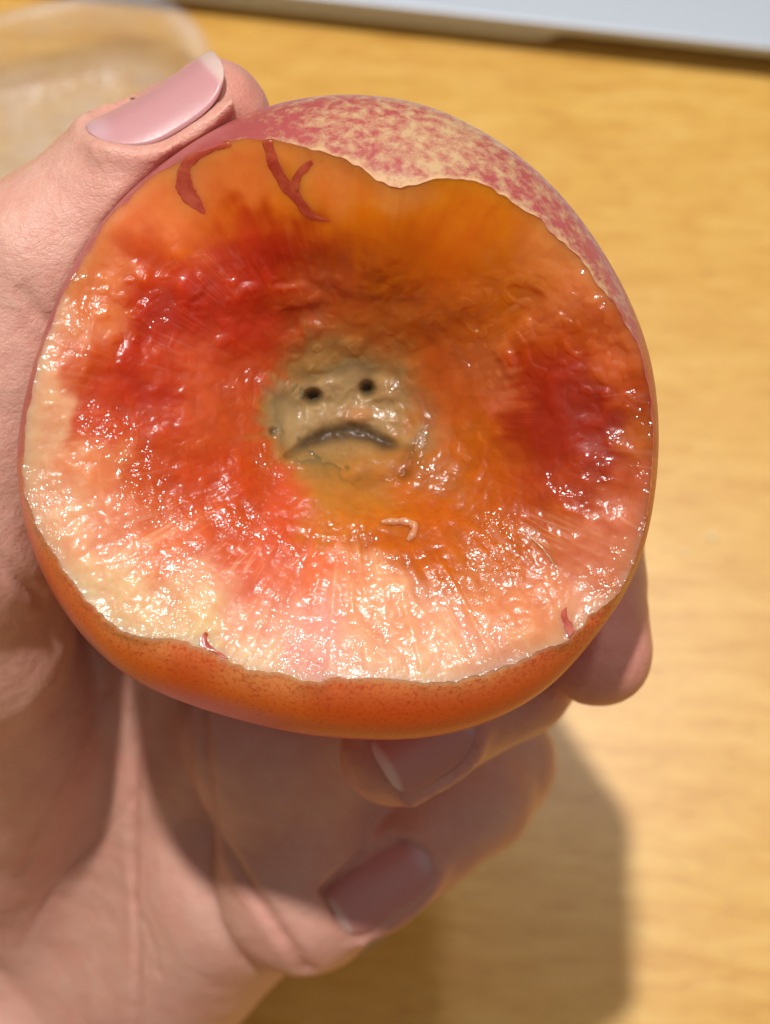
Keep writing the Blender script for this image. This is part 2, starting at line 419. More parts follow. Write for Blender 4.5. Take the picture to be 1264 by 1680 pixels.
jag = jag*(1+0.7*ss(0.0, -0.5, np.sin(TH))) + pn(np.stack([np.cos(TH)*5, np.sin(TH)*5, TH*0], -1), 13.0, 5)*2.2*ss(0.0, -0.5, np.sin(TH))
Rr = np.minimum(Rr + jag*(0.6+0.4*topm), Ro*0.994)
ZF, ZB = 2.3, 3.1
ZFT = ZF*(1-0.36*ss(0.1, -0.7, np.sin(TH))-0.24*ss(0.1, 0.7, np.sin(TH)))   # the fruit is blunter towards the bottom
# depth of the rim: where the ellipsoid of the whole fruit reaches that radius
zr = np.zeros(NT)
for _ in range(25):
    f = np.clip(Rr*(D-zr)/D/Ro, 0, 0.995)
    zr = 0.5*zr + 0.5*ZFT*np.sqrt(1-f*f)
k9 = np.exp(-0.5*(np.arange(-90, 91)/34.0)**2); k9 /= k9.sum()
zr = np.convolve(np.concatenate([zr[-90:], zr, zr[:90]]), k9, 'valid')
dirs = np.stack([np.cos(TH), -np.sin(TH)], -1)
rim_px = CC + dirs*Rr[:, None]; rim_sm = CC + dirs*Rsm[:, None]
ZFLOOR = 0.20

def flesh_pigment(px, py, seedpos):
    return core_colour(px, py, flesh_only(px, py, seedpos))
def core_colour(X, Y, base):
    q = np.stack([X/100, Y/100, np.zeros_like(X)], -1)
    R = np.sqrt(((X-564)/138)**2+((Y-688)/110)**2) + 0.34*pn(q, 1.7, 45) + 0.14*pn(q, 5.0, 46)
    stone = lin((166, 136, 92)); olive = lin((138, 108, 60)); amber = lin((180, 110, 36))
    k = 0.9*ss(1.05, 0.55, R)[..., None]
    lowk = ss(690, 770, Y)[..., None]
    sc = stone*(1-lowk) + olive*lowk
    ka = np.exp(-(((X-610)/56)**2+((Y-785)/45)**2))[..., None]*0.85
    sc = sc*(1-ka)+amber*ka
    nz = np.exp(-(((X-588)/26)**2+((Y-680)/14)**2))[..., None]*0.5
    sc = sc*(1-nz)+lin((190, 110, 62))*nz
    return base*(1-k)+sc*k
def flesh_only(px, py, seedpos):
    cps = [ # place on the fruit, reach, colour of the flesh there
     (560,300,60,(232,150,84)),(660,322,40,(238,170,104)),(720,320,60,(236,150,40)),(800,350,60,(232,140,40)),(870,420,55,(228,150,86)),(940,480,50,(224,140,84)),(1000,570,45,(214,118,72)),
     (620,380,75,(238,142,28)),(720,420,80,(234,130,22)),(820,470,70,(208,118,20)),(700,500,60,(200,110,30)),
     (300,300,55,(244,152,92)),(400,280,55,(242,148,80)),(480,330,50,(240,146,56)),(220,360,55,(240,146,92)),(330,370,55,(220,118,42)),
     (430,400,55,(188,55,12)),(360,420,45,(192,63,19)),(500,410,40,(198,78,23)),(250,430,50,(204,84,32)),(170,470,45,(228,144,92)),
     (225,500,40,(192,62,21)),(300,520,70,(188,55,27)),(420,500,66,(188,60,30)),(540,480,60,(202,99,59)),(620,520,50,(202,118,52)),
     (120,560,35,(232,174,138)),(90,640,35,(236,192,158)),(70,720,35,(236,194,160)),(70,800,35,(236,188,158)),(110,860,40,(238,194,160)),
     (160,590,40,(208,99,54)),(170,680,45,(212,94,63)),(230,640,60,(188,58,27)),(330,620,60,(204,99,66)),(260,720,50,(200,87,45)),(360,700,50,(198,94,55)),(420,600,40,(196,85,50)),
     (150,780,50,(228,152,106)),(230,800,50,(206,97,46)),(320,800,50,(202,82,37)),(400,800,45,(198,84,36)),
     (180,880,50,(234,168,138)),(280,880,60,(226,138,96)),(380,880,55,(210,99,59)),(470,850,45,(214,97,59)),(430,930,50,(226,128,100)),
     (150,950,40,(238,212,176)),(240,980,55,(236,206,168)),(330,960,55,(234,184,156)),(420,1010,50,(236,182,158)),(330,1030,45,(238,214,174)),(430,1075,45,(240,206,176)),
     (520,960,50,(230,136,98)),(510,1050,55,(240,184,174)),(600,1000,55,(234,184,146)),(600,1080,45,(240,200,174)),(690,1020,50,(232,182,152)),(700,1090,40,(238,200,170)),(790,1060,50,(234,184,160)),
     (560,850,45,(206,128,54)),(650,830,50,(200,116,36)),(720,880,60,(190,104,24)),(680,920,45,(194,106,24)),(760,940,45,(200,118,44)),(830,900,50,(200,114,46)),
     (800,990,50,(228,162,120)),(880,980,50,(222,154,116)),(900,1040,40,(234,180,142)),(970,1000,40,(230,174,144)),(960,920,50,(216,138,104)),(1030,900,40,(218,146,112)),(900,860,45,(200,118,76)),(1020,840,40,(210,130,98)),
     (760,640,50,(190,100,52)),(800,600,45,(196,118,78)),(720,570,45,(196,104,50)),(840,640,35,(208,122,96)),(760,740,60,(190,108,40)),(840,780,50,(188,98,26)),
     (890,570,60,(184,70,14)),(920,640,71,(160,50,10)),(950,720,78,(160,50,10)),(900,720,58,(160,50,10)),(960,790,45,(184,80,24)),(880,800,40,(182,78,20)),
     (1020,640,35,(190,90,34)),(1040,720,30,(198,114,62)),(1045,790,30,(206,112,78)),(870,520,45,(204,118,70)),(960,540,45,(198,98,34)),
     (570,620,80,(176,140,92)),(500,700,60,(172,142,86)),(640,700,60,(176,134,72)),(570,760,70,(180,136,72)),(700,690,35,(186,124,84)),(700,770,40,(178,112,56)),(600,800,40,(190,128,50))]
    q = np.stack([px/100, py/100, np.full_like(px, seedpos)], -1)
    wx = px + pn(q, 1.3, 11)*34 + pn(q, 4.0, 12)*14; wy = py + pn(q, 1.3, 13)*34 + pn(q, 4.0, 14)*14
    dx_, dy_ = px-BC[0], py-BC[1]; rr_ = np.hypot(dx_, dy_)+1e-6
    fb = pn(np.stack([dx_/rr_*11, dy_/rr_*11, rr_/160], -1), 1.0, 15)*30 + pn(np.stack([dx_/rr_*28, dy_/rr_*28, rr_/120], -1), 1.0, 16)*15
    fb = fb*ss(90, 220, rr_); wx = wx + dx_/rr_*fb; wy = wy + dy_/rr_*fb
    num = np.zeros(px.shape+(3,)); den = np.full(px.shape, 1e-9)
    for x, y, r, c in cps:
        w = np.exp(-((wx-x)**2+(wy-y)**2)/(2*(r*0.62)**2)) + 1e-7
        num += w[..., None]*lin(c); den += w
    c = num/den[..., None]; lum = c@np.array([0.3, 0.59, 0.11])
    return np.clip((lum[..., None]+(c-lum[..., None])*1.06)*np.array([0.90, 0.74, 0.62])*np.stack([1+0*lum, 1+0*lum, 0.45+0.55*ss(0.16, 0.36, lum)], -1), 0.003, 1)

def face_relief(X, Y):
    def hole(x, y, rx, ry, dep): return dep*np.exp(-(((X-x)/rx)**2+((Y-y)/ry)**2)**1.5)
    dz = -(hole(514, 651, 13, 12, 0.18) + hole(603, 639, 11, 12, 0.16) + hole(448, 708, 7, 7, 0.03) + hole(664, 777, 9, 9, 0.02))
    dz = dz + hole(545, 640, 22, 18, 0.05) + hole(636, 640, 26, 20, 0.07) + hole(590, 685, 20, 14, 0.05) + hole(480, 640, 22, 22, 0.04)
    mx = [436, 455, 480, 505, 530, 556, 580, 605, 630, 655, 690]; my = [768, 757, 742, 726, 716, 710, 709, 714, 726, 734, 738]; mw = [3, 5, 8, 12, 15, 16, 16, 16, 14, 8, 4]
    yy = np.interp(X, mx, my); ww = np.interp(X, mx, mw)
    dm = np.exp(-np.abs((Y-yy)/ww)**2.2)*ss(430, 450, X)*ss(700, 680, X)
    dm = dm*ss(4, 12, ww)
    return dz - 0.075*dm, dm, ww
def face_colour(X, Y, col):  # eye holes, mouth groove and small spots coloured darker than the core
    dz, dm, ww = face_relief(X, Y)
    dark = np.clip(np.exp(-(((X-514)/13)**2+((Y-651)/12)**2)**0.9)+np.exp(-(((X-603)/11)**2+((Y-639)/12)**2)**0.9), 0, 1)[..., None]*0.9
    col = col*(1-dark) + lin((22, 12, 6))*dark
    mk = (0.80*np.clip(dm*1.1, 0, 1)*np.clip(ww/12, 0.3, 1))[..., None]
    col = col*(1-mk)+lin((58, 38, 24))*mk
    sp = (np.exp(-(((X-448)/8)**2+((Y-708)/8)**2))*0.5+np.exp(-(((X-664)/14)**2+((Y-777)/10)**2))*0.3)[..., None]
    return col*(1-sp)+lin((60, 40, 20))*sp
def bite_point(s, j):
    px = BC + (rim_px[j]-BC)*s
    return px
NS = 430
sv = np.linspace(0, 1, NS)**0.92
PX = BC[None, None, :] + (rim_sm[None, :, :]-BC)*sv[:, None, None] + (rim_px-rim_sm)[None]*ss(0.72, 1.0, sv)[:, None, None]
S = np.broadcast_to(sv[:, None], (NS, NT)); T = np.broadcast_to(TH[None, :], (NS, NT))
sinT = np.sin(T); low = ss(0.0, -0.6, sinT); up = ss(0.1, 0.7, sinT)
pw = 2.0 + 0.5*up - 0.25*low
S_ = np.clip((S-0.10)/0.90, 0, 1)
g = 0.45*S**(pw-0.3) + 0.55*(3*S_*S_-2*S_**3)
g = g*(1-low) + low*(0.75*S_**1.15+0.25*S**2)
Zc = ZFLOOR + (zr[None, :]-ZFLOOR)*g
Zc = Zc - 0.75*np.exp(-((PX[..., 0]-600)/235)**2-((PX[..., 1]-665)/180)**2)   # the core lies sunken
def bow(P):  # normals of a grid of points
    du = np.gradient(P, axis=0); dv = np.roll(P, -1, 1)-np.roll(P, 1, 1)
    n = np.cross(du, dv); n /= (np.linalg.norm(n, axis=-1)[..., None]+1e-9)
    return n*np.sign(n[..., 2:3]+1e-9)
P0 = U(PX[..., 0], PX[..., 1], Zc)
Nn = bow(P0); Nn[0] = (0, 0, 1)
pxg, pyg = PX[..., 0], PX[..., 1]
# where the flesh is torn and juicy, and where teeth have sliced it smooth
smooth_top = ss(470, 330, pyg)
smooth_red = np.exp(-(((pxg-930)/80)**2+((pyg-700)/110)**2))
smooth_or = np.exp(-(((pxg-740)/110)**2+((pyg-420)/80)**2))
rough = np.clip(1 - 0.92*smooth_top - 0.75*smooth_red - 0.7*smooth_or, 0.05, 1)
juicy = np.clip(0.35 + 0.8*ss(720, 900, pyg) + 0.5*ss(280, 130, pxg)*ss(500, 650, pyg), 0, 1)*rough*(0.4+0.6*ss(420, 620, pyg))
radial = np.stack([np.cos(T)*9, np.sin(T)*9, S*2.2], -1)
disp = (pn(P0, 0.9, 21)*0.10 + pn(P0, 2.2, 22)*0.034*(0.3+0.7*rough))
disp += rough*(pn(P0, 5.0, 23)*0.012 + (0.5-np.abs(pn(radial, 1.0, 24)))*0.05*ss(0.3, 0.7, S)*low)
disp += rough*juicy*(pn(P0, 11.0, 25)*0.007 + pn(P0, 19.0, 26)*0.003)
disp += rough*(1-juicy)*(np.abs(pn(P0, 7.0, 27)))*0.012
# ridges torn off by the teeth
disp += 0.018*np.exp(-((pyg-(470+18*np.sin(pxg/45)))/16)**2)*ss(650, 560, pxg)*ss(200, 260, pxg)*0.8
midm = ss(400, 470, pyg)*ss(820, 740, pyg)*rough
disp += midm*(0.034*ss(0.05, 0.5, pn(P0, 3.2, 28)) + 0.012*ss(0.1, 0.4, pn(P0, 8.0, 29)))*(0.35+0.65*ss(-0.2, 0.3, pn(P0, 1.0, 30)))
disp *= 1-0.85*ss(0.93, 1.0, S)
disp *= ss(0.0, 0.06, S)*0.5+0.5
rp = np.sqrt(((pxg-578)/172)**2+((pyg-692)/138)**2) + 0.30*pn(P0, 1.6, 51) + 0.12*pn(P0, 5.0, 52)
disp = disp*(0.45+0.55*ss(0.6, 1.2, rp))
Zsoft = (P0 + Nn*disp[..., None])[..., 2]
rc = np.sqrt(((pxg-578)/165)**2+((pyg-692)/132)**2)
disp = disp + face_relief(pxg, pyg)[0] - 0.10*ss(0.58, 0.40, rc)
Pf = P0 + Nn*disp[..., None]
# tuck the flesh under the skin at the rim
t1 = Pf[-1].copy(); ctr = U(CC[0], CC[1], zr)
inw = (ctr - t1); inw[:, 2] = 0; inw /= np.linalg.norm(inw, axis=1)[:, None]
tuck1 = t1 - inw*0.02 + np.array([0, 0, -0.06]); tuck2 = t1 + np.array([0, 0, -0.30])
allP = Pf
pig = face_colour(pxg, pyg, flesh_pigment(pxg, pyg, 0.5))
colf = pig
fib = pn(np.stack([np.cos(T)*26, np.sin(T)*26, S*1.6], -1), 1.0, 73); fibm = ss(0.09, 0.0, np.abs(fib))*ss(0.45, 0.7, S)*(0.25+0.75*low)*rough*ss(-0.1, 0.25, pn(P0, 1.2, 74))
pig = pig*(1-0.35*fibm[..., None]) + lin((236, 196, 160))*0.35*fibm[..., None]
colf = pig
clus = ss(-0.04, 0.36, pn(P0, 1.5, 71)+0.35*pn(P0, 4.0, 72))
juicy = np.clip(juicy*(0.12+0.88*clus) + 0.55*midm*clus, 0, 1)*(1-0.9*np.clip(face_relief(pxg, pyg)[1], 0, 1))
wet = (0.15+0.85*juicy)*0.9
fruit_base = (-0.5, 0.97, -ZB)
fruit = empty("nectarine", fruit_base, "bitten nectarine with red and orange flesh, frowning face in its core, held in the hand", "fruit")
flesh = mesh_obj("flesh", allP.reshape(-1, 3), grid_faces(NS, NT)[:, ::-1], M_flesh, parent=fruit, col=colf.reshape(-1, 3), attrs={"wet": wet})
flesh["label"] = "wet torn red, orange and pale flesh inside the bite"

# surface lookup for things that lie on the flesh
flat_px = PX[::2, ::2].reshape(-1, 2); flat_P = Pf[::2, ::2].reshape(-1, 3); flat_N = Nn[::2, ::2].reshape(-1, 3)
def on_flesh(px, py):
    i = np.argmin((flat_px[:, 0]-px)**2+(flat_px[:, 1]-py)**2); return flat_P[i], flat_N[i]

# --- skin, from the rim round to the back
NSK = 230
phr = np.arccos(np.clip(zr/ZFT, -1, 1))
tt = np.linspace(0, 1, NSK)**1.35
rim3 = U(rim_px[:, 0], rim_px[:, 1], zr)
Ro_cm = Ro/PPC
PS = np.zeros((NSK+2, NT, 3)); FR = np.zeros((NSK+2, NT))
C3 = U(CC[0], CC[1], 0.0)
for i in range(NSK):
    ph = phr + (math.pi*0.9999-phr)*tt[i]
    z = np.where(np.cos(ph) > 0, ZFT, ZB)*np.cos(ph)
    r = Ro_cm*np.sin(ph)
    P = np.stack([C3[0]+dirs[:, 0]*r, C3[1]-dirs[:, 1]*r, z], -1)
    # exact start at the rim, easing into the ellipsoid
    if i == 0: rim3s = U(rim_sm[:, 0], rim_sm[:, 1], zr); off = rim3s - P; offj = rim3 - rim3s
    w = np.clip(1-(ph-phr)/0.5, 0, 1); w = w*w*(3-2*w)
    wj = np.clip(1-(ph-phr)/0.10, 0, 1); wj = wj*wj*(3-2*wj)
    P = P + off*w[:, None] + offj*wj[:, None]
    PS[i+2] = P; FR[i+2] = (ph-phr)
lipin = inw
PS[1] = PS[2] + lipin*0.004; PS[0] = PS[1] + lipin*0.004 + np.array([0, 0, -0.03])
FR[0] = FR[1] = 0
wob = pn(PS, 0.55, 31)*0.05*ss(0.0, 0.4, FR)
rad = PS - C3; rad /= np.linalg.norm(rad, axis=-1)[..., None]+1e-9
PS = PS + rad*(wob + 0.003*ss(0, 0.05, FR))[..., None]
Ts = np.broadcast_to(TH[None], FR.shape); sT = np.sin(Ts); cT = np.cos(Ts)
bottom = ss(0.1, -0.35, sT)
# pigment: cream at the top, yellow to orange below, redder away from the bite
cream = lin((208, 172, 128)); pale = lin((240, 150, 84)); orange = lin((240, 104, 14)); deep = lin((212, 50, 6))
kk = ss(0.0, 0.24, FR)[..., None]; k2 = ss(0.12, 0.62, FR)[..., None]
under = (pale*(1-kk)+orange*kk)*(1-k2)+deep*k2
kr = ss(-0.25, 0.35, pn(PS, 1.1, 81))[..., None]*0.45
under = under*(1-kr)+deep*kr*0.9+orange*kr*0.1
side = (ss(0.45, 0.1, sT))[..., None]
pigs = (cream*(1-side)+lin((196, 84, 44))*side)*(1-bottom[..., None]) + under*bottom[..., None]
leftup = ss(0.0, -0.5, cT)*ss(0.2, 0.5, sT)
blush = np.where(bottom > 0.5, 0.50, 0.665) + 0.30*leftup + 0.05*ss(0.4, 0.8, cT)*(1-bottom)
midtop = np.exp(-((cT-0.35)/0.16)**2)*(sT > 0)
blush = blush - 0.07*midtop + 0.06*ss(0.35, 1.0, FR)
blush = blush + 0.06*np.exp(-(FR/0.06)**2)*bottom + 0.10*ss(0.5, 0.9, cT)*bottom
edge = (np.exp(-(FR/0.02)**2)*(0.25+0.75*ss(0.25, 0.6, np.abs(sT))))[..., None]*0.7
pigs = pigs*(1-edge)+lin((236, 176, 130))*edge; blush = blush-0.16*edge[..., 0]
skin = mesh_obj("skin", PS.reshape(-1, 3), grid_faces(NSK+2, NT)[:, ::-1], M_skin, parent=fruit, col=pigs.reshape(-1, 3), attrs={"blush": blush, "fine": bottom})
skin["label"] = "smooth skin, crimson mottled cream on top and freckled orange below"

# --- height of the flesh under any place of the bite
_angB = np.unwrap(np.arctan2(-(rim_sm[:, 1]-BC[1]), rim_sm[:, 0]-BC[0])); _distB = np.hypot(rim_sm[:, 0]-BC[0], rim_sm[:, 1]-BC[1])
_a0 = _angB[0]
def flesh_height(X, Y):
    a = np.mod(np.arctan2(-(Y-BC[1]), X-BC[0])-_a0, 2*np.pi)+_a0
    j = np.interp(a, np.append(_angB, _a0+2*np.pi), np.arange(NT+1)); dd = np.interp(j, np.arange(NT+1), np.append(_distB, _distB[0]))
    i = np.clip(np.hypot(X-BC[0], Y-BC[1])/dd, 0, 0.999)**(1/0.92)*(NS-1)
    i0 = i.astype(int); j0 = j.astype(int) % NT; fi = i-i0; fj = j-np.floor(j); i1 = np.minimum(i0+1, NS-1); j1 = (j0+1) % NT
    return (Zsoft[i0, j0]*(1-fi)+Zsoft[i1, j0]*fi)*(1-fj)+(Zsoft[i0, j1]*(1-fi)+Zsoft[i1, j1]*fi)*fj
# --- the exposed stone cavity with its frowning face
def build_pit():
    n, mth = 170, 260
    ths = np.linspace(0, 2*math.pi, mth, endpoint=False); sr = np.linspace(0, 1, n)
    c = np.array([578.0, 692.0])
    base_r = 1/np.sqrt((np.cos(ths)/165)**2+(np.sin(ths)/132)**2)
    base_r = base_r*(1+0.22*pn(np.stack([np.cos(ths)*2, np.sin(ths)*2, ths*0], -1), 1.0, 41))
    X = c[0] + np.cos(ths)[None]*base_r[None]*sr[:, None]; Y = c[1] - np.sin(ths)[None]*base_r[None]*sr[:, None]
    R = np.broadcast_to(sr[:, None], X.shape)
    Z = flesh_height(X, Y) + 0.014 - 0.014*ss(0.5, 0.88, R) - 0.02*ss(0.84, 1.0, R)
    P = U(X, Y, Z)
    Z = Z + (1-ss(0.40, 0.78, R))*(pn(P, 3.0, 42)*0.03 + pn(P, 8.0, 43)*0.018 + pn(P, 17.0, 44)*0.006)
    dz, dm, ww = face_relief(X, Y); Z = Z + dz
    P = U(X, Y, Z)
    base = flesh_pigment(X, Y, 0.5)
    stone = lin((138, 118, 70)); col = base.copy()
    col = face_colour(X, Y, col); dark = (col.mean(-1) < 0.03).astype(float)
    pwet = np.concatenate([(0.12+0.5*ss(0.0, 0.35, pn(P, 2.6, 91))*ss(700, 640, Y)+0.35*ss(0.6, 1.0, R))*(1-np.clip(dm+dark, 0, 1)), np.zeros((4, mth))], 0)
    # close it behind with a shallow back so that it is a solid lens
    back = []
    bcol = []
    for f_, zz in ((0.97, 0.16), (0.7, 0.45), (0.3, 0.6), (0.02, 0.62)):
        bx_, by_ = c[0]+np.cos(ths)*base_r*f_, c[1]-np.sin(ths)*base_r*f_
        back.append(U(bx_, by_, flesh_height(bx_, by_)-zz)); bcol.append(np.broadcast_to(stone, (mth, 3)))
    P = np.concatenate([P, np.array(back)], 0); col = np.concatenate([col, np.array(bcol)], 0)
    o = mesh_obj("pit", P.reshape(-1, 3), grid_faces(n+4, mth)[:, ::-1], M_pit, parent=fruit, col=col.reshape(-1, 3), attrs={"wet": pwet, "fade": np.concatenate([ss(0.92, 0.60, R+0.10*pn(U(X, Y, 0*X), 4.0, 95)), np.zeros((4, mth))], 0)})
    o["label"] = "greenish brown core with two dark eye holes and a frowning groove"
build_pit()

# --- shreds of peel lying on the flesh
def spline(pts, n):
    pts = np.asarray(pts, float); k = len(pts)
    t = np.linspace(0, k-1, n); out = []
    P = np.concatenate([[2*pts[0]-pts[1]], pts, [2*pts[-1]-pts[-2]]])
    for u in t:
        i = min(int(u), k-2); f = u-i; a, b, c, d = P[i], P[i+1], P[i+2], P[i+3]
        out.append(0.5*((2*b)+(c-a)*f+(2*a-5*b+4*c-d)*f*f+(3*b-a-3*c+d)*f**3))
    return np.array(out)
def shred(pts, widths, lift=0.004):
    c = spline(pts, 28); w = np.interp(np.linspace(0, 1, 28), np.linspace(0, 1, len(widths)), widths)
    w = w*0.85*(1+0.22*np.sin(np.arange(28)*1.9+pts[0][0])+0.15*np.sin(np.arange(28)*0.9+pts[0][1]))
    tan = np.gradient(c, axis=0); tan /= np.linalg.norm(tan, axis=1)[:, None]; nor = np.stack([-tan[:, 1], tan[:, 0]], 1)
    top = []; A = 7; rr = np.random.RandomState(int(pts[0][0])); je = rr.normal(size=(28, 2))*0.22
    for i in range(28):
        for a in np.linspace(-1, 1, A):
            q = c[i]+nor[i]*(a+(je[i, 0] if a > 0 else je[i, 1])*abs(a))*w[i]*0.5; p, n_ = on_flesh(*q)
            top.append(p + n_*(lift*(1-0.75*a*a)+0.002))
    top = np.array(top).reshape(28, A, 3)
    ks = np.ones(5)/5
    for a in range(A):
        for d_ in range(3):
            v = np.pad(top[:, a, d_], 2, mode='edge'); top[:, a, d_] = np.convolve(v, ks, 'valid')
    o = mesh_obj("peel_shred", top.reshape(-1, 3), grid_faces(28, A, False), M_peel, parent=fruit, attrs={'edge': np.broadcast_to((1-np.abs(np.linspace(-1, 1, A))**2)[None], (28, A))*np.minimum(1, 3*np.linspace(1, 0.1, 28))[:, None]})
    s = o.modifiers.new("thickness", 'SOLIDIFY'); s.thickness = 0.00008; s.offset = 0
    return o
shred([(385,232),(330,246),(302,276),(303,310),(322,336),(343,356)], [16, 30, 34, 38, 30, 6])
shred([(440,222),(446,256),(462,292),(490,322),(512,350),(552,360)], [26, 36, 32, 30, 26, 6])
shred([(514,264),(500,276),(488,296),(492,318)], [8, 20, 22, 12])
shred([(372,1086),(348,1070),(334,1052),(342,1036)], [22, 24, 20, 8])
shred([(944,1048),(934,1030),(926,1012),(930,994)], [20, 22, 18, 6])

# --- loose strands of flesh
def tube(P, R, seg=7):
    P = np.asarray(P); n = len(P); tan = np.gradient(P, axis=0); tan /= np.linalg.norm(tan, axis=1)[:, None]+1e-9
    up = np.array([0.1, 0.2, 1.0]); V = []
    for i in range(n):
        a = np.cross(tan[i], up); a /= np.linalg.norm(a)+1e-9; b = np.cross(a, tan[i])
        for k in range(seg):
            t = 2*math.pi*k/seg; V.append(P[i]+R[i]*(a*math.cos(t)+b*math.sin(t)))
    F = [tuple(f) for f in grid_faces(n, seg)] + [tuple(range(seg-1, -1, -1)), tuple(range((n-1)*seg, n*seg))]
    return np.array(V), F
def strand(pts, r, lift=0.02, arch=0.0):
    r *= 0.6; lift *= 0.1
    c = spline(pts, 22); P = []
    for i, q in enumerate(c):
        p, n_ = on_flesh(*q); P.append(p+n_*(lift+arch*math.sin(math.pi*i/21)))
    P = np.array(P)
    for d_ in range(3): P[:, d_] = np.convolve(np.pad(P[:, d_], 2, mode='edge'), np.ones(5)/5, 'valid')
    prof = r*(0.35+0.65*np.sin(math.pi*np.linspace(0.06, 0.94, 22))**0.6)*(1+0.2*np.sin(np.arange(22)*1.3+pts[0][1]))
    V, F = tube(P, prof); mesh_obj("flesh_strand", V, F, M_strand, parent=flesh, sub=1)
strand([(622,858),(650,856),(674,860),(682,872),(666,892)], 0.080, 0.1, 0.01)
strand([(858,868),(880,890),(900,912),(914,936)], 0.018, 0.05)

# ================================================================== the hand
def seg(G, a, b, ra, rb):
    a = np.asarray(a, np.float32); b = np.asarray(b, np.float32); ab = b-a
    h = np.zeros(G[0].shape, np.float32)
    for i in range(3): h += (G[i]-a[i])*ab[i]
    h /= float(ab@ab); np.clip(h, 0, 1, h)
    d = np.zeros_like(h)
    for i in range(3): d += (G[i]-a[i]-h*ab[i])**2
    return np.sqrt(d) - (ra+(rb-ra)*h).astype(np.float32)
def smin(a, b, k):
    h = np.maximum(k-np.abs(a-b), 0)/k
    return np.minimum(a, b)-h*h*k*0.25
def smax(a, b, k): return -smin(-a, -b, k)
def J(px, py, z, r): return (U(px, py, z), r)
thumb = [J(20,1420,-9.4,1.35), J(-60,1040,-3.4,1.25), J(-95,880,-2.0,1.20), J(66,430,-1.0,0.95), J(215,312,-0.85,0.86), J(344,198,-0.75,0.68)]
index = [J(330,560,-4.6,1.0), J(800,640,-4.7,0.9), J(945,780,-3.5,0.82), J(958,950,-2.7,0.72), J(984,1070,-2.0,0.62)]
middle = [J(420,820,-4.7,1.0), J(820,920,-4.6,0.88), J(900,1020,-3.6,0.80), J(838,1110,-3.0,0.76), J(646,1234,-2.4,0.645)]
ring = [J(430,1190,-5.2,1.02), J(740,1180,-6.7,0.90), J(805,1250,-6.8,0.91), J(772,1302,-6.2,0.88), J(608,1444,-5.7,0.735)]
pinky = [J(500,1450,-6.0,0.95), J(640,1360,-7.0,0.80), J(720,1330,-7.1,0.70), J(700,1320,-6.5,0.64), J(610,1330,-6.3,0.58)]
def nail_frame(center, axis, normal):
    A = vec(axis); Nv = np.asarray(normal, float); Nv = vec(Nv-A*(Nv@A)); X = np.cross(A, Nv)
    return np.asarray(center, float), A, Nv, X
NAILS = {
 'thumb': dict(c=(262,178), z=-0.32, axis=thumb[-1][0]-thumb[-2][0]+np.array([0.1, 0.05, 0.0]), n=(-0.42, 0.62, 0.60), L=1.44, W=1.24, Rc=0.74, Rl=3.4, tip=0.07),
 'middle': dict(c=(716,1210), z=-1.6, axis=middle[-1][0]-middle[-2][0], n=(0.05, 0.10, 1), L=1.15, W=1.02, Rc=0.66, Rl=3.5, tip=0.06),
 'ring': dict(c=(632,1452), z=-5.0, axis=(-0.80, -0.52, 0.30), n=(0.08, 0.10, 1), L=1.40, W=1.0, Rc=0.62, Rl=2.2, tip=0.04),
}
def chain(G, ch, k=0.12):
    d = None
    for (a, ra), (b, rb) in zip(ch[:-1], ch[1:]):
        s = seg(G, a, b, ra, rb); d = s if d is None else smin(d, s, k)
    return d
def fruit_sdf(G):
    x = G[0]-C3[0]; y = G[1]-C3[1]; z = G[2]
    th = np.mod(np.arctan2(y, x), 2*np.pi)
    ro = np.interp(th.ravel(), np.append(TH, 2*np.pi), np.append(Ro_cm, Ro_cm[0])).reshape(th.shape)
    zz = np.where(z > 0, ZF, ZB)
    q = np.sqrt((x*x+y*y)/ro**2 + (z/zz)**2)
    return (q-1)*3.2
def nail_local(G, nl):
    c, A, Nv, X = nl['frame']
    x = sum((G[i]-c[i])*X[i] for i in range(3)); y = sum((G[i]-c[i])*A[i] for i in range(3)); h = sum((G[i]-c[i])*Nv[i] for i in range(3))
    return x, y, h
def half_w(v, W):
    # half width along the nail, v = 0 at the cuticle, 1 at the free edge
    base = np.sqrt(np.clip(1-(1-np.clip(v/0.42, 0, 1))**2.2, 0, 1)); fe = 1.0
    return W*0.5*base*fe*(0.93+0.07*np.sin(np.clip(v, 0, 1)*math.pi))
